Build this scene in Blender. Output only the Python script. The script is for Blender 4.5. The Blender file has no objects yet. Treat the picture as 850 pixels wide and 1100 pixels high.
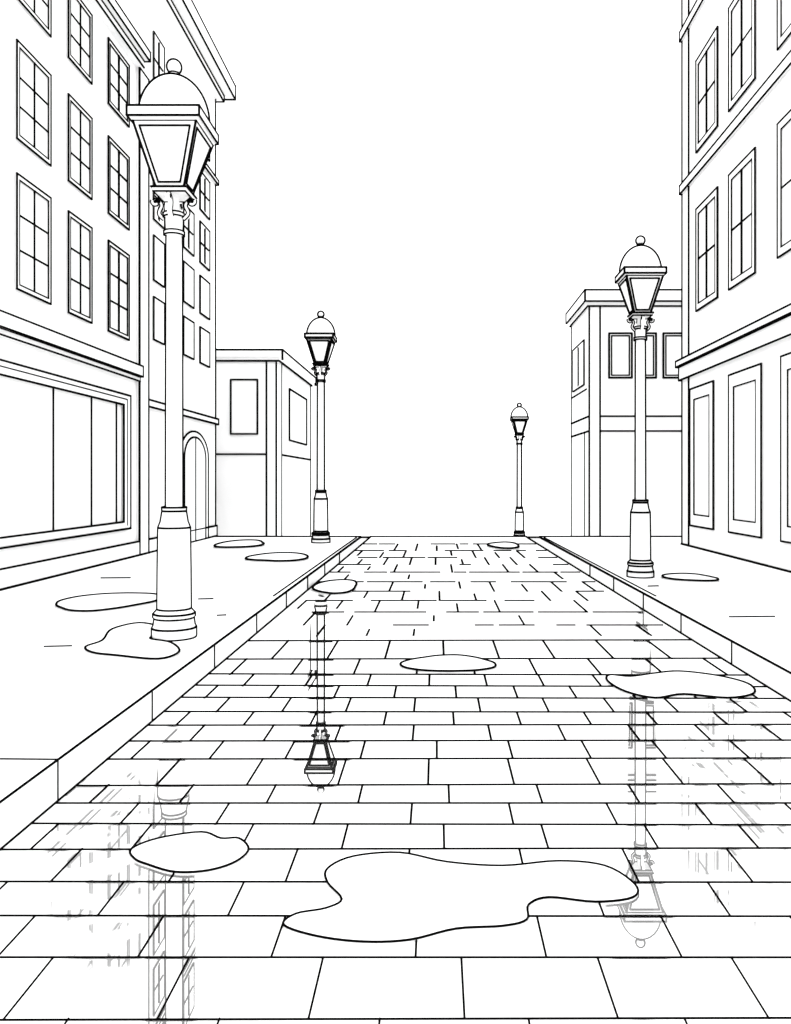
import bpy, math, random
from mathutils import Vector
random.seed(7)
scene = bpy.context.scene
scene.view_settings.view_transform = 'Standard'
scene.view_settings.look = 'None'
scene.view_settings.exposure = 0

# ------------------------------------------------------------ materials
def base_mat(name):
    m = bpy.data.materials.new(name); m.use_nodes = True
    nt = m.node_tree; nt.nodes.clear()
    out = nt.nodes.new('ShaderNodeOutputMaterial')
    return m, nt, out

def white_mat(name, c0, c1, scale=3.0, gloss=0.0):
    m, nt, out = base_mat(name)
    tc = nt.nodes.new('ShaderNodeTexCoord')
    nz = nt.nodes.new('ShaderNodeTexNoise'); nz.inputs['Scale'].default_value = scale
    nt.links.new(tc.outputs['Object'], nz.inputs['Vector'])
    r = nt.nodes.new('ShaderNodeValToRGB')
    r.color_ramp.elements[0].color = (c0, c0, c0, 1); r.color_ramp.elements[1].color = (c1, c1, c1, 1)
    nt.links.new(nz.outputs['Fac'], r.inputs['Fac'])
    d = nt.nodes.new('ShaderNodeBsdfDiffuse')
    nt.links.new(r.outputs['Color'], d.inputs['Color'])
    if gloss > 0:
        g = nt.nodes.new('ShaderNodeBsdfGlossy'); g.inputs['Roughness'].default_value = 0.02
        mx = nt.nodes.new('ShaderNodeMixShader'); mx.inputs[0].default_value = gloss
        nt.links.new(d.outputs[0], mx.inputs[1]); nt.links.new(g.outputs[0], mx.inputs[2])
        nt.links.new(mx.outputs[0], out.inputs[0])
    else:
        nt.links.new(d.outputs[0], out.inputs[0])
    return m

M_WALL = white_mat('white_painted_wall', 0.87, 0.91, 2.0)
M_PAVE = white_mat('white_pavement', 0.87, 0.91, 5.0)
M_GLASS = white_mat('white_pane', 0.88, 0.92, 1.0)
M_METAL = white_mat('white_painted_metal', 0.87, 0.91, 8.0)
M_PUDDLE = white_mat('puddle_water', 0.90, 0.92, 1.0, 0.06)
M_INK, nt, out = base_mat('black_ink_paint')
tc = nt.nodes.new('ShaderNodeTexCoord'); nz = nt.nodes.new('ShaderNodeTexNoise'); nz.inputs['Scale'].default_value = 20
rr = nt.nodes.new('ShaderNodeValToRGB')
rr.color_ramp.elements[0].color = (0.0008, 0.0008, 0.0008, 1); rr.color_ramp.elements[1].color = (0.003, 0.003, 0.003, 1)
dd = nt.nodes.new('ShaderNodeBsdfDiffuse')
nt.links.new(tc.outputs['Object'], nz.inputs['Vector']); nt.links.new(nz.outputs['Fac'], rr.inputs['Fac'])
nt.links.new(rr.outputs['Color'], dd.inputs['Color']); nt.links.new(dd.outputs[0], out.inputs[0])

# wet paving: white stone with wet, mirror-like streaks
M_ROAD, nt, out = base_mat('wet_white_paving')
N = nt.nodes; L = nt.links
tc = N.new('ShaderNodeTexCoord')
def math_node(op, a, b=None, clamp=False):
    n = N.new('ShaderNodeMath'); n.operation = op; n.use_clamp = clamp
    for i, v in enumerate((a, b)):
        if v is None: continue
        if isinstance(v, (int, float)): n.inputs[i].default_value = v
        else: L.new(v, n.inputs[i])
    return n.outputs[0]
def streak(cx, cy, ang, hw, hl, strength, noise=None):
    mp = N.new('ShaderNodeMapping'); mp.vector_type = 'TEXTURE'
    mp.inputs['Location'].default_value = (cx, cy, 0)
    mp.inputs['Rotation'].default_value = (0, 0, ang)
    mp.inputs['Scale'].default_value = (hw, hl, 1)
    L.new(tc.outputs['Object'], mp.inputs['Vector'])
    ln = N.new('ShaderNodeVectorMath'); ln.operation = 'LENGTH'
    L.new(mp.outputs[0], ln.inputs[0])
    v = math_node('SUBTRACT', 1.0, ln.outputs['Value'])
    v = math_node('MULTIPLY', v, 8.0, True)
    v = math_node('MULTIPLY', v, strength)
    if noise is not None: v = math_node('MULTIPLY', v, noise)
    return v
nz = N.new('ShaderNodeTexNoise'); nz.inputs['Scale'].default_value = 7.0; nz.inputs['Detail'].default_value = 1
L.new(tc.outputs['Object'], nz.inputs['Vector'])
nm = math_node('SUBTRACT', nz.outputs['Fac'], 0.48); nm = math_node('MULTIPLY', nm, 16.0, True)
s = streak(-0.87, 6.3, math.atan(0.138), 0.095, 2.9, 0.985)
for st in (streak(-0.52, 3.80, math.atan(0.138), 0.14, 0.62, 0.985),
           streak(1.20, 4.9, -math.atan(0.2439), 0.072, 3.4, 0.82),
           streak(0.56, 2.32, -math.atan(0.2439), 0.10, 0.35, 0.77),
           streak(-0.87, 2.75, math.atan(0.3133), 0.075, 1.6, 0.82),
           streak(-1.10, 2.80, math.atan(0.42), 0.20, 0.9, 0.72, nm),
           streak(1.27, 3.6, -math.atan(0.35), 0.22, 1.6, 0.70, nm)):
    s = math_node('MAXIMUM', s, st)
df = N.new('ShaderNodeBsdfDiffuse'); df.inputs['Color'].default_value = (0.89, 0.89, 0.89, 1)
gl = N.new('ShaderNodeBsdfGlossy'); gl.inputs['Roughness'].default_value = 0.0; gl.inputs['Color'].default_value = (1, 1, 1, 1)
mx = N.new('ShaderNodeMixShader'); L.new(s, mx.inputs[0]); L.new(df.outputs[0], mx.inputs[1]); L.new(gl.outputs[0], mx.inputs[2])
L.new(mx.outputs[0], out.inputs[0])

# ------------------------------------------------------------ mesh builder
LW = 1.48 / 900.0
class Part:
    def __init__(s, name, mat): s.name, s.mat, s.v, s.f = name, mat, [], []
    def add(s, vs, fs):
        o = len(s.v); s.v += [tuple(p) for p in vs]; s.f += [tuple(i + o for i in f) for f in fs]
    def box(s, a, b):
        (x0, y0, z0), (x1, y1, z1) = a, b
        s.hexa([(x0,y0,z0),(x1,y0,z0),(x1,y1,z0),(x0,y1,z0),(x0,y0,z1),(x1,y0,z1),(x1,y1,z1),(x0,y1,z1)])
    def hexa(s, p):
        s.add(p, [(0,3,2,1),(4,5,6,7),(0,1,5,4),(1,2,6,5),(2,3,7,6),(3,0,4,7)])
    def seg(s, a, b, w=1.0):
        a = Vector(a); b = Vector(b); t = b - a
        if t.length < 1e-6: return
        t.normalize()
        ra = LW * w * max(a.y, 1.5); rb = LW * w * max(b.y, 1.5)
        a = a - t * ra * 0.5; b = b + t * rb * 0.5
        up = Vector((0, 0, 1)) if abs(t.z) < 0.9 else Vector((0, 1, 0))
        u = t.cross(up).normalized(); v = t.cross(u)
        n = 6; vs = []
        for p, r in ((a, ra), (b, rb)):
            for k in range(n):
                an = 2 * math.pi * k / n
                vs.append(p + u * (math.cos(an) * r) + v * (math.sin(an) * r))
        fs = [(k, (k + 1) % n, n + (k + 1) % n, n + k) for k in range(n)]
        fs += [tuple(range(n - 1, -1, -1)), tuple(range(n, 2 * n))]
        s.add(vs, fs)
    def line(s, pts, closed=False, w=1.0):
        pts = list(pts)
        if closed: pts.append(pts[0])
        for a, b in zip(pts[:-1], pts[1:]): s.seg(a, b, w)
    def revolve(s, c, prof, n=32):
        vs = []
        for r, z in prof:
            for k in range(n):
                an = 2 * math.pi * k / n
                vs.append((c[0] + r * math.cos(an), c[1] + r * math.sin(an), c[2] + z))
        fs = []
        for i in range(len(prof) - 1):
            for k in range(n):
                k2 = (k + 1) % n
                fs.append((i*n + k, i*n + k2, (i+1)*n + k2, (i+1)*n + k))
        fs.append(tuple(range(n - 1, -1, -1))); fs.append(tuple((len(prof)-1)*n + k for k in range(n)))
        s.add(vs, fs)
    def make(s, parent=None, name=None):
        me = bpy.data.meshes.new(name or s.name); me.from_pydata(s.v, [], s.f); me.update()
        me.materials.append(s.mat)
        ob = bpy.data.objects.new(name or s.name, me); scene.collection.objects.link(ob)
        if parent: ob.parent = parent
        return ob
def empty(name):
    e = bpy.data.objects.new(name, None); scene.collection.objects.link(e); return e
def merged(name, parts):
    me = bpy.data.meshes.new(name); v = []; f = []; mi = []
    for i, p in enumerate(parts):
        o = len(v); v += p.v; f += [tuple(k + o for k in q) for q in p.f]; mi += [i] * len(p.f)
    me.from_pydata(v, [], f)
    for p in parts: me.materials.append(p.mat)
    me.polygons.foreach_set('material_index', mi); me.update()
    ob = bpy.data.objects.new(name, me); scene.collection.objects.link(ob); return ob

# ------------------------------------------------------------ terrain
XL, XR, H = -1.42, 1.93, 0.156
CR, CS = 18.0, 15.66            # crest of road / pavement, street falls away after it
def prof_sheet(part, x0, x1, prof):
    vs = []; fs = []
    for y, z in prof: vs += [(x0, y, z), (x1, y, z)]
    for i in range(len(prof) - 1): fs.append((2*i, 2*i+1, 2*i+3, 2*i+2))
    part.add(vs, fs)
g = Part('ground', M_PAVE)
prof_sheet(g, -900, 900, [(-60, -0.03), (14.5, -0.03), (18, -0.05), (60, -3.4), (140, -6), (2500, -6)])
merged('ground', [g])
r = Part('road', M_ROAD)
prof_sheet(r, XL, XR, [(-6, 0), (CR, 0), (60, -3.15)])
ink = Part('joints', M_INK)
rows = [1.32, 1.48, 1.65, 1.87, 2.11, 2.31, 2.506, 2.734, 2.927, 3.12, 3.31, 3.62, 3.87, 4.12, 4.35, 4.63, 4.9, 5.19, 5.65, 6.3,
        6.97, 7.66, 8.4, 9.1, 9.95, 11.0, 12.0, 13.1, 14.4, 15.9]
def gz(y): return LW * y * 0.15
for i, d in enumerate(rows):
    tilt = random.uniform(-0.004, 0.004) * d
    if d < 6.5:
        ink.seg((XL, d + tilt, gz(d)), (XR, d - tilt, gz(d)), .95)
    else:
        x = XL + random.uniform(0, 0.3)
        if random.random() < 0.6: ink.seg((XL, d, gz(d)), (x, d, gz(d)), .85)
        while x < XR - 0.1:
            l = random.choice([0.2, 0.34, 0.5, 0.7])
            x2 = min(x + l, XR)
            if random.random() < 0.80: ink.seg((x, d, gz(d)), (x2 - 0.05, d, gz(d)), .88)
            x = x2 + random.choice([0.0, 0.05, 0.14])
    if i + 1 < len(rows):
        d2 = rows[i + 1]; pitch = 0.345
        x = XL + (0.12 if i % 2 else 0.29) + random.uniform(-0.03, 0.03)
        while x < XR - 0.05:
            if d < 6.2:
                ink.seg((x, d, gz(d)), (x, d2, gz(d2)), .85)
            elif random.random() < 0.62:
                a = random.choice([0, 0, 0.3]); b = random.choice([1, 1, 0.7])
                ink.seg((x, d + (d2-d)*a, gz(d)), (x, d + (d2-d)*b, gz(d2)), .8)
            x += pitch * (1.0 if d < 5 else 1.1) + random.uniform(-0.02, 0.02)
ink.seg((XL, CR, 0.01), (XR, CR, 0.01), .85)
merged('road', [r, ink])

def sidewalk(name, x_in, x_out, kname, joints, scraps):
    s = 1 if x_out > x_in else -1
    kw = 0.10
    xk = x_in + s * kw
    prof = [(-6, H), (CS, H), (CR, 0.0), (60, -3.1)]
    sw = Part('s', M_PAVE); si = Part('i', M_INK)
    prof_sheet(sw, xk, x_out, prof)
    si.seg((x_in, CS, H + .008), (x_out, CS, H + .008), 0.9)
    for a, b, y in scraps: si.seg((a, y, H + gz(y)), (b, y + 0.02, H + gz(y)), .9)
    merged(name, [sw, si])
    k = Part('k', M_PAVE); ki = Part('ki', M_INK)
    vs = []; fs = []
    for y, z in prof: vs += [(x_in, y, z - 0.2), (x_in, y, z), (xk, y, z), (xk, y, z - 0.2)]
    for i in range(len(prof) - 1):
        for q in range(3): fs.append((4*i+q, 4*i+q+1, 4*i+q+5, 4*i+q+4))
    k.add(vs, fs)
    ki.line([(x_in, 1.0, H), (x_in, CS, H), (x_in, CR, 0)], w=.85)
    # worn upper arris further up the street
    ki.line([(x_in + s*.06, 7.6, H + .002), (x_in + s*.06, CS - .2, H + .002)], w=.7)
    ki.line([(x_in, 1.0, 0.002), (x_in, CR, 0.002)], w=.95)
    for y in joints: ki.seg((x_in, y, 0), (x_in, y, H), .9)
    merged(kname, [k, ki])
sidewalk('sidewalk', XL, -14, 'kerb', [3.14, 4.18, 5.35, 6.6, 7.9, 9.2, 10.6, 12.2], [(XL, -2.2, 3.14), (-2.47, -2.31, 5.28), (-2.1, -1.98, 7.4), (-1.7, -1.64, 6.5), (-3.6, -3.3, 9.0)])
sidewalk('sidewalk', XR, 14, 'kerb', [2.1, 3.3, 4.4, 5.47, 6.6, 7.8, 9.1, 10.5], [(2.25, 2.6, 6.43), (2.1, 2.2, 8.3)])

# ------------------------------------------------------------ puddles
def smooth(pts, n=5):
    o = []; m = len(pts)
    for i in range(m):
        p0, p1, p2, p3 = [Vector(pts[(i + k - 1) % m]) for k in range(4)]
        for j in range(n):
            t = j / n
            o.append(0.5 * ((2*p1) + (p2 - p0)*t + (2*p0 - 5*p1 + 4*p2 - p3)*t*t + (-p0 + 3*p1 - 3*p2 + p3)*t*t*t))
    return o
def puddle(pts, z):
    pts = smooth(pts); yc = sum(p.y for p in pts) / len(pts)
    h = LW * yc * 1.15 + 0.001
    p = Part('p', M_PUDDLE); n = len(pts)
    vs = [(q.x, q.y, z + h) for q in pts] + [(q.x, q.y, z - 0.005) for q in pts]
    p.add(vs, [tuple(range(n))] + [(i, (i+1) % n, n + (i+1) % n, n + i) for i in range(n)])
    k = Part('k', M_INK); k.line([(q.x, q.y, z + h + LW*yc*.2) for q in pts], True, .88)
    merged('puddle', [p, k])
def blob(cx, cy, rx, ry, z, seed, amp=0.12):
    rd = random.Random(seed); ph = [rd.uniform(0, 6.28) for _ in range(3)]
    pts = []
    for k in range(14):
        a = 2 * math.pi * k / 14
        m = 1 + amp * (math.sin(2*a + ph[0]) * 0.5 + math.sin(3*a + ph[1]) * 0.6 + math.sin(4*a+ph[2])*0.2)
        pts.append((cx + rx * math.cos(a) * m, cy + ry * math.sin(a) * m))
    puddle(pts, z)
puddle([(-.411,2.255),(-.388,2.313),(-.310,2.343),(-.271,2.395),(-.324,2.494),(-.336,2.584),(-.264,2.667),(-.117,2.693),(.032,2.628),
        (.205,2.602),(.383,2.634),(.523,2.602),(.588,2.483),(.564,2.405),(.452,2.379),(.323,2.405),(.260,2.363),(.246,2.283),
        (.178,2.25),(.052,2.236),(-.07,2.182),(-.191,2.173),(-.315,2.20)], 0)
puddle([(-.99,2.72),(-.93,2.80),(-.80,2.85),(-.72,2.80),(-.66,2.80),(-.61,2.72),(-.63,2.63),(-.70,2.57),(-.80,2.56),(-.90,2.61),(-.955,2.65)], 0)
blob(0.079, 5.467, 0.285, 0.25, 0, 3)
puddle([(1.02,4.98),(1.06,5.14),(1.18,5.10),(1.34,5.18),(1.52,5.24),(1.72,5.12),(1.83,4.92),(1.78,4.70),(1.6,4.60),(1.38,4.68),(1.2,4.60),(1.07,4.74)], 0)
blob(-1.13, 9.42, 0.25, 0.57, 0, 5)
blob(1.234, 15.3, 0.29, 0.65, 0, 6)
blob(-2.82, 7.2, 0.38, 0.55, H, 8)
puddle([(-2.187,5.22),(-2.167,5.43),(-2.263,5.84),(-2.163,6.10),(-1.93,5.90),(-1.891,5.68),(-1.874,5.49),(-1.70,5.36),(-1.56,5.08),(-1.617,4.87),(-1.90,4.97),(-2.071,5.05)], H)
blob(-3.18, 13.6, 0.38, 0.75, H, 10)
blob(-2.126, 11.3, 0.40, 0.6, H, 11)
blob(2.70, 8.95, 0.26, 0.33, H, 12)

# ------------------------------------------------------------ buildings
class Face:
    def __init__(s, O, U, Nn): s.O, s.U, s.N = Vector(O), Vector(U), Vector(Nn)
    def p(s, u, z, o=0): q = s.O + s.U * u + s.N * o; return (q.x, q.y, z)
    def slab(s, part, u0, u1, z0, z1, o0, o1):
        part.hexa([s.p(u0,z0,o0), s.p(u1,z0,o0), s.p(u1,z0,o1), s.p(u0,z0,o1), s.p(u0,z1,o0), s.p(u1,z1,o0), s.p(u1,z1,o1), s.p(u0,z1,o1)])
    def rect(s, ink, u0, u1, z0, z1, o, w=1.0):
        ink.line([s.p(u0,z0,o), s.p(u1,z0,o), s.p(u1,z1,o), s.p(u0,z1,o)], True, w)
class Building:
    def __init__(s, name):
        s.root = empty(name)
        s.walls = Part('walls', M_WALL); s.trim = Part('trim', M_WALL); s.win = Part('windows', M_GLASS); s.ink = Part('outlines', M_INK)
    def done(s):
        for p in (s.walls, s.trim, s.win, s.ink):
            if p.v: p.make(s.root)
    def window(s, F, u0, u1, z0, z1, t=0.06, cols=2, rws=3, w=.82, frame=True, o=0.02):
        F.slab(s.win, u0 + t, u1 - t, z0 + t, z1 - t, -0.02, 0.008)
        for a in ((u0, u1, z0, z0 + t), (u0, u1, z1 - t, z1), (u0, u0 + t, z0 + t, z1 - t), (u1 - t, u1, z0 + t, z1 - t)):
            F.slab(s.trim, *a, -0.02, o)
        F.rect(s.ink, u0, u1, z0, z1, o, w)
        if frame: F.rect(s.ink, u0 + t, u1 - t, z0 + t, z1 - t, o, w * 0.72)
        for c in range(1, cols):
            u = u0 + t + (u1 - u0 - 2*t) * c / cols
            F.slab(s.trim, u - .015, u + .015, z0 + t, z1 - t, 0.005, 0.014)
            s.ink.seg(F.p(u, z0 + t, .015), F.p(u, z1 - t, .015), w * 1.25)
        for q in range(1, rws):
            z = z0 + t + (z1 - z0 - 2*t) * q / rws
            F.slab(s.trim, u0 + t, u1 - t, z - .013, z + .013, 0.005, 0.012)
            s.ink.seg(F.p(u0 + t, z, .013), F.p(u1 - t, z, .013), w)
    def band(s, F, u0, u1, z0, z1, o, w=.82, ends=(0, 1)):
        F.slab(s.trim, u0, u1, z0, z1, -0.05, o)
        for z in (z0, z1): s.ink.seg(F.p(u0, z, o), F.p(u1, z, o), w)
        for e in ends:
            u = (u0, u1)[e]; s.ink.seg(F.p(u, z0, o), F.p(u, z1, o), w)
            s.ink.seg(F.p(u, z0, 0), F.p(u, z0, o), w); s.ink.seg(F.p(u, z1, 0), F.p(u, z1, o), w)

# --- near left apartment house with shop window
WX = -4.2
b = Building('apartment_building')
b.walls.box((-12, 3.0, -0.02), (WX, 11.737, 7.0))
F = Face((WX, 0, 0), (0, 1, 0), (1, 0, 0))
b.walls.box((-12, 3.0, 7.0), (-4.3, 11.7, 7.6))
b.band(F, 3.0, 11.74, 7.0, 7.09, 0.10, ends=()); b.band(F, 3.0, 11.76, 7.093, 7.22, 0.18, ends=(1,))
b.band(F, 11.74, 12.10, -0.02, 7.0, 0.04, ends=())
for u in (11.74, 12.10): b.ink.seg(F.p(u, H, .04), F.p(u, 7.0, .04), .9)
b.band(F, 3.0, 11.735, 2.60, 2.66, 0.05, .72, ends=()); b.band(F, 3.0, 11.735, 2.663, 2.81, 0.09, .78, ends=(1,))
b.band(F, 3.0, 11.735, 0.0, 0.36, 0.04, ends=()); b.ink.seg(F.p(3, H + .01, .045), F.p(12.1, H + .01, .045), 1.0)
for z0, z1 in ((3.12, 4.27), (4.62, 5.60), (6.02, 6.85)):
    for u0, u1 in ((6.9, 7.6), (8.35, 9.08), (9.52, 10.16), (10.68, 11.39)):
        b.window(F, u0, u1, z0, z1, 0.05, 2, 3)
# shop window
F.slab(b.trim, 6.5, 11.39, 2.22, 2.36, -.02, .04); F.slab(b.trim, 6.5, 11.39, .58, .66, -.02, .04)
F.slab(b.trim, 11.17, 11.39, .66, 2.22, -.02, .04)
F.slab(b.win, 6.5, 11.17, .66, 2.22, -.02, .01)
F.rect(b.ink, 6.5, 11.39, .56, 2.36, .04, .85); F.rect(b.ink, 6.7, 11.15, .66, 2.22, .04, .85)
b.ink.line([F.p(6.5, 2.30, .04), F.p(11.27, 2.30, .04), F.p(11.27, .61, .04)], w=.55)
for u in (9.15, 10.16, 10.95): b.ink.seg(F.p(u, .66, .015), F.p(u, 2.22, .015), .85)
b.done()

# --- second left apartment house
b = Building('apartment_building')
b.walls.box((-12, 12.103, -0.1), (WX, 15.9, 8.6))
b.ink.seg((WX, 15.9, 0.12), (WX, 15.9, 8.6), .95); b.ink.seg(F.p(12.1, H + .01, .035), F.p(15.9, H + .01, .035), .85)
b.band(F, 12.11, 15.9, .13, .36, .03, .8, ends=(1,))
b.band(F, 12.11, 15.93, 2.28, 2.38, .05, ends=(1,))
b.band(F, 12.11, 15.95, 6.84, 6.92, .05, ends=(1,))
b.band(F, 12.0, 16.0, 8.45, 8.56, .14, ends=(1,)); b.band(F, 12.0, 16.15, 8.563, 8.82, .32, ends=(1,))
b.trim.box((-12, 15.9, 8.563), (WX, 16.15, 8.82)); b.ink.seg((-6, 16.15, 8.563), (-3.88, 16.15, 8.563))
b.walls.box((-12, 12.2, 8.82), (-4.3, 15.8, 8.9))
for z0, z1 in ((3.30, 3.93), (4.18, 4.84), (5.08, 5.80), (6.02, 6.70), (7.1, 7.85)):
    for k, (u0, u1) in enumerate(((12.39, 12.86), (13.85, 14.43), (14.82, 15.43))):
        b.window(F, u0, u1, z0, z1, .05, 2 if z0 > 5 else 1, 2 if z0 > 5 else 1, .75, frame=False)
def arch(u0, u1, zs, zt, zb, o):
    uc, ru = (u0 + u1) / 2, (u1 - u0) / 2
    return [F.p(u0, zb, o)] + [F.p(uc - ru * math.cos(t * math.pi / 16), zs + (zt - zs) * math.sin(t * math.pi / 16), o) for t in range(17)] + [F.p(u1, zb, o)]
for (u0, u1, zs, zt, o, part) in ((13.62, 15.28, 1.62, 2.06, .034, b.trim), (13.82, 15.08, 1.60, 1.96, .042, b.win)):
    A = arch(u0, u1, zs, zt, H, o); B = arch(u0, u1, zs, zt, H, -.02); n = len(A)
    part.add(A + B, [tuple(range(n))] + [(i, (i+1) % n, n + (i+1) % n, n + i) for i in range(n)])
    b.ink.line(A, False, .78)
b.ink.seg(F.p(14.45, H, .045), F.p(14.45, 1.95, .045), .6)
b.done()

# --- right apartment house
RX = 4.05
b = Building('apartment_building')
b.walls.box((RX, 3.0, -.1), (12, 13.8, 11))
F = Face((RX, 0, 0), (0, 1, 0), (-1, 0, 0))
b.ink.seg((RX, 13.8, .05), (RX, 13.8, 11), .95); b.ink.seg(F.p(13.42, H, .01), F.p(13.42, 2.85, .01), .8); b.ink.seg(F.p(13.42, 3.2, .01), F.p(13.42, 11, .01), .8)
b.ink.seg(F.p(3, H + .01, .01), F.p(13.8, H + .01, .01), 1.0)
b.band(F, 3, 13.82, 2.86, 3.08, .05, ends=(1,)); b.band(F, 3, 13.86, 3.083, 3.18, .09, ends=(1,))
b.band(F, 3, 13.815, 5.93, 6.07, .04, ends=(1,))
b.band(F, 3, 13.815, 8.45, 8.6, .04, ends=(1,))
for z0, z1 in ((3.84, 5.42), (6.3, 7.72)):
    for u0, u1 in ((12.02, 13.0), (10.6, 11.55), (8.9, 9.9)):
        b.window(F, u0, u1, z0, z1, .10, 2, 2)
for u0, u1 in ((12.2, 13.3), (10.4, 11.55), (8.6, 9.8)):
    b.window(F, u0, u1, .5, 2.66, .18, 1, 1)
b.done()

# --- low corner house beyond the crest, left
b = Building('town_house')
sx, d0, d1 = -3.23, 17.0, 21.4
b.walls.box((-9, d0, -2), (sx, d1, 3.64))
b.walls.box((-9, d0 - .03, 3.64), (sx + .05, d1 + .05, 3.72)); b.walls.box((-9, d0 - .08, 3.72), (sx + .12, d1 + .15, 3.86))
for (o, z) in ((.03, 3.64), (.08, 3.86)):
    xo = sx + o * 1.5
    b.ink.line([(-9, d0 - o, z), (xo, d0 - o, z), (xo, d1 + o, z)], w=.8)
b.ink.seg((sx + .12, d0 - .08, 3.66), (sx + .12, d0 - .08, 3.86), .8); b.ink.seg((sx+.12, d1+.1, 3.66), (sx+.12, d1+.1, 3.86), .8)
Ff = Face((0, d0, 0), (1, 0, 0), (0, -1, 0)); Fs = Face((sx, 0, 0), (0, 1, 0), (1, 0, 0))
for x in (sx - .22, sx - .02): b.ink.seg((x, d0, -.3), (x, d0, 3.64), .72)
b.ink.seg((sx, d0 + .45, -.3), (sx, d0 + .45, 3.64), .72); b.ink.seg((sx, d1, -.5), (sx, d1, 3.64), .8)
b.window(Ff, -4.17, -3.63, 2.16, 3.26, .01, 1, 1, .72, frame=False)
b.window(Fs, 18.3, 20.7, 2.10, 3.22, .01, 1, 1, .72, frame=False)
b.ink.seg(Ff.p(-9, 1.75, .01), Ff.p(sx - .22, 1.75, .01), .75); b.ink.seg(Fs.p(d0 + .45, 1.75, .01), Fs.p(d1, 1.75, .01), .75)
b.done()

# --- low corner house beyond the crest, right
b = Building('town_house')
sx, d1 = 3.10, 19.2
b.walls.box((sx, d0, -2), (9, d1, 4.75))
b.walls.box((sx - .05, d0 - .03, 4.75), (9, d1 + .05, 4.84)); b.walls.box((sx - .1, d0 - .08, 4.84), (9, d1 + .2, 5.07))
for (o, z) in ((.03, 4.75), (.08, 4.84), (.08, 5.07)):
    xo = sx - o * 1.25
    b.ink.line([(9, d0 - o, z), (xo, d0 - o, z), (xo, d1 + o, z)], w=.72)
b.ink.seg((sx - .1, d0 - .08, 4.84), (sx - .1, d0 - .08, 5.07), .8); b.ink.seg((sx-.1, d1+.15, 4.84), (sx-.1, d1+.15, 5.07), .8)
Ff = Face((0, d0, 0), (1, 0, 0), (0, -1, 0)); Fs = Face((sx, 0, 0), (0, 1, 0), (-1, 0, 0))
for x in (sx, sx + .22): b.ink.seg((x, d0, -.3), (x, d0, 4.75), .72)
b.ink.seg((sx, d1, -.6), (sx, d1, 4.75), .8); b.ink.seg((sx, d0 + .5, -.6), (sx, d0 + .5, 2.2), .7)
for z in (2.22, 2.52):
    b.ink.seg(Ff.p(sx + .22, z, .01), Ff.p(9, z, .01), .72); b.ink.seg(Fs.p(d0, z, .01), Fs.p(d1, z, .01), .72)
for u0, u1 in ((3.50, 3.96), (4.12, 4.45), (4.60, 5.06)): b.window(Ff, u0, u1, 3.30, 4.20, .05, 1, 1, .8, frame=True)
b.window(Fs, 17.5, 18.9, 3.22, 4.15, .05, 2, 1, .65, frame=False)
b.ink.seg(Fs.p(17.25, 3.1, .01), Fs.p(19.1, 3.1, .01), .6)
b.done()

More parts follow.
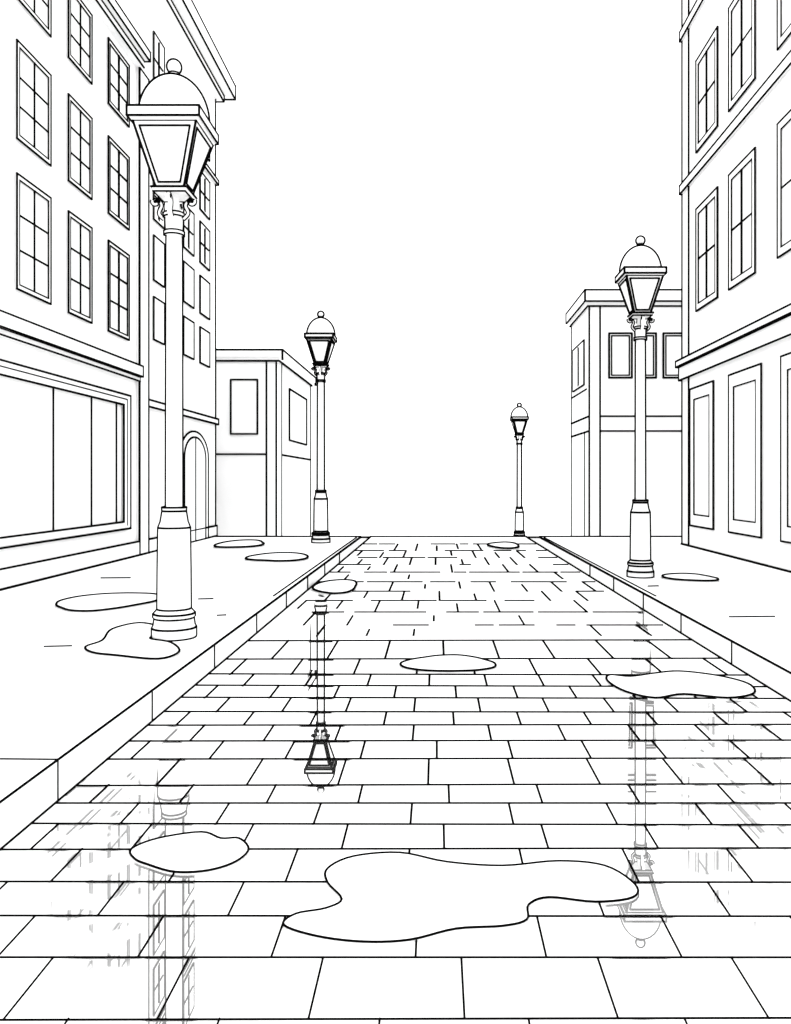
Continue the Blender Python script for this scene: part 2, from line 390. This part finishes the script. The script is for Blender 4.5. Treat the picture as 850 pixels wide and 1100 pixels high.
# ------------------------------------------------------------ street lamps
def lamp(x, y, z, sc, w=1.0, wl=1.0):
    root = empty('street_lamp')
    post = Part('post', M_METAL); lan = Part('lantern', M_METAL); pane = Part('glass_panes', M_GLASS); br = Part('scroll_brackets', M_METAL); k = Part('outlines', M_INK)
    c = (x, y, z)
    va = math.atan2(x, y)                       # seam plane faces the street
    ux, uy = math.cos(va), -math.sin(va)
    fx, fy = math.sin(va), math.cos(va)
    def S(p): return [(r * sc, h * sc) for r, h in p]
    prof = S([(.137,0),(.140,.02),(.140,.07),(.130,.09),(.124,.135),(.132,.145),(.132,.165),(.118,.18),(.106,.195),(.104,.45),(.100,.735),(.085,.775),(.074,.845),(.076,.87),(.052,.875),(.049,2.60),(.048,2.68),(.062,2.685),(.062,2.71),(.053,2.72),(.056,2.80),(.066,2.805),(.066,2.83),(.04,2.84),(.03,2.945)])
    post.revolve(c, prof)
    for s in (-1, 1):
        k.line([(x + s*ux*r, y + s*uy*r, z + h) for r, h in prof[:-2]], w=w)
    def ring(r, h, ww=1.0, n=28):
        k.line([(x + r*sc*math.cos(2*math.pi*i/n), y + r*sc*math.sin(2*math.pi*i/n), z + h*sc) for i in range(n)], True, w*ww)
    for r, h in ((.137,.004),(.140,.07),(.124,.135),(.132,.165),(.106,.195),(.100,.735),(.074,.845),(.076,.87),(.062,2.685),(.062,2.71),(.066,2.805),(.066,2.83)):
        ring(r, h, .75 * (wl if h > 2 else 1))
    def frust(part, a0, h0, a1, h1):
        a0 *= sc; a1 *= sc; z0 = z + h0*sc; z1 = z + h1*sc
        part.hexa([(x-a0,y-a0,z0),(x+a0,y-a0,z0),(x+a0,y+a0,z0),(x-a0,y+a0,z0),(x-a1,y-a1,z1),(x+a1,y-a1,z1),(x+a1,y+a1,z1),(x-a1,y+a1,z1)])
    def sq(a, h, ww=1.0):
        a *= sc; h = z + h*sc; k.line([(x-a,y-a,h),(x+a,y-a,h),(x+a,y+a,h),(x-a,y+a,h)], True, w*wl*ww)
    G0, G1 = 2.975, 3.365
    frust(lan, .105, 2.945, .115, 2.972); sq(.105, 2.945, .8); sq(.115, 2.972)
    frust(pane, .092, G0, .203, G1)
    frust(lan, .208, G1, .218, 3.385); frust(lan, .232, 3.387, .232, 3.450)
    sq(.206, G1, .6); sq(.232, 3.387); sq(.232, 3.450)
    for sxn in (-1, 1):
        for syn in (-1, 1):
            k.seg((x+sxn*.092*sc, y+syn*.092*sc, z+G0*sc), (x+sxn*.203*sc, y+syn*.203*sc, z+G1*sc), w*wl*1.1)
            k.seg((x+sxn*.232*sc, y+syn*.232*sc, z+3.387*sc), (x+sxn*.232*sc, y+syn*.232*sc, z+3.45*sc), w*wl)
    h0, h1 = 3.005, 3.335
    def half(h): return .092 + (.203-.092) * (h-G0)/(G1-G0)
    for q in range(4):
        ca, sa = math.cos(q*math.pi/2), math.sin(q*math.pi/2)
        def T(u, h, o=0.004):
            n = half(h) + o
            return (x + sc*(u*ca - n*sa), y + sc*(u*sa + n*ca), z + h*sc)
        m0, m1 = half(h0) - .029, half(h1) - .032
        k.line([T(-m0,h0),T(m0,h0),T(m1,h1),T(-m1,h1)], True, w*wl*.85)
    # domed cap with finial
    DA, DB, DZ = .222, .288, 3.451
    dome = S([(DA*math.cos(t*math.pi/2/18), DZ+DB*math.sin(t*math.pi/2/18)) for t in range(0, 17)] + [(.026,3.738),(.020,3.752),(.034,3.76),(.034,3.768),(.02,3.775)] )
    ball = [(.043*math.sin(t*math.pi/10)*sc, (3.808-.043*math.cos(t*math.pi/10))*sc) for t in range(2, 11)]
    lan.revolve(c, dome + ball, 40)
    te = (z + 3.6*sc - 1.2) / math.hypot(x, y)
    def outline(a, bb, zc, s0, ww, n=18):
        smax = 1/math.sqrt(1 + (a*te/bb)**2)
        for sg in (-1, 1):
            pts = []
            for i in range(n+1):
                ss = smax*math.sin(math.radians(s0) + (math.pi/2-math.radians(s0))*i/n)
                yy = -ss*a*a*te/bb; xx = sg*math.sqrt(max(a*a*(1-ss*ss) - yy*yy, 0))
                pts.append((x + sc*(xx*ux + yy*fx), y + sc*(xx*uy + yy*fy), z + sc*(zc + bb*ss)))
            k.line(pts, w=ww)
    outline(DA + .003, DB + .003, DZ, 0, w)
    outline(.045, .045, 3.808, -80, w*.9)
    for s in (-1, 1): k.line([(x+s*ux*r, y+s*uy*r, z+h) for r, h in dome[-5:] + ball[:1]], w=w*wl*.8)
    ring(DA, DZ + .004, .7*wl); ring(.034, 3.764, .7*wl, 14)
    # scrolled brackets
    for q in range(4):
        a = q*math.pi/2
        ca, sa = math.cos(a), math.sin(a)
        cen = []
        for t in range(0, 17):
            f = t/16
            cen.append((.066 + .060*f**1.5 + .022*math.sin(f*math.pi*2), 2.79 + .135*f))
        for t in range(1, 11):
            f = t/10*math.pi*1.6; R = .024*(1 - .35*t/10)
            cen.append((.126 - R*math.sin(f), 2.925 - R + R*math.cos(f)))
        ln1, ln2 = [], []
        for i, (rr_, hh) in enumerate(cen):
            j = min(i+1, len(cen)-1); i0 = max(i-1, 0)
            tx, tz = cen[j][0]-cen[i0][0], cen[j][1]-cen[i0][1]; l = math.hypot(tx, tz) or 1
            nx, nz_ = -tz/l*.012, tx/l*.012
            ln1.append((rr_+nx, hh+nz_)); ln2.append((rr_-nx, hh-nz_))
        P = lambda r_, h_, o: (x + sc*(r_*ca - o*sa), y + sc*(r_*sa + o*ca), z + h_*sc)
        for i in range(len(cen)-1):
            br.hexa([P(*ln1[i],-.012),P(*ln2[i],-.012),P(*ln2[i],.012),P(*ln1[i],.012),P(*ln1[i+1],-.012),P(*ln2[i+1],-.012),P(*ln2[i+1],.012),P(*ln1[i+1],.012)])
        for oo in ((-.012,) if q == 0 else (.012,) if q == 2 else (-.012, .012)):
            for ln in (ln1, ln2) if q in (0, 2) else (ln1,):
                k.line([P(r_, h_, oo) for r_, h_ in ln], w=w*.6*wl)
    for p in (post, lan, pane, br, k): p.make(root)
lamp(-1.75, 5.59, H, 1.0, 1.12, .78)
lamp(-1.96, 14.2, H, 1.017, 1.08, .72)
lamp(2.22, 9.12, H, .962, 1.12, .74)
lamp(2.38, 24.06, -0.42, 1.0, .95, .62)

# ------------------------------------------------------------ light
w = bpy.data.worlds.new('World'); scene.world = w; w.use_nodes = True
bg = w.node_tree.nodes.get('Background') or w.node_tree.nodes.new('ShaderNodeBackground')
bg.inputs['Color'].default_value = (1, 1, 1, 1); bg.inputs['Strength'].default_value = 2.05
sd = bpy.data.lights.new('sun', 'SUN'); sd.energy = 0.8; sd.angle = math.radians(40); sd.color = (1, 1, 1)
so = bpy.data.objects.new('sun', sd); scene.collection.objects.link(so); so.rotation_euler = (math.radians(25), math.radians(5), 0)

# ------------------------------------------------------------ camera
cd = bpy.data.cameras.new('camera'); co = bpy.data.objects.new('camera', cd); scene.collection.objects.link(co)
co.location = (0, 0, 1.2); co.rotation_euler = (math.radians(90), 0, 0)
cd.sensor_fit = 'AUTO'; cd.sensor_width = 36; cd.lens = 36 * 900 / 1100
cd.shift_x = -0.04; cd.shift_y = -0.03; cd.clip_end = 5000; cd.clip_start = 0.05
scene.camera = co
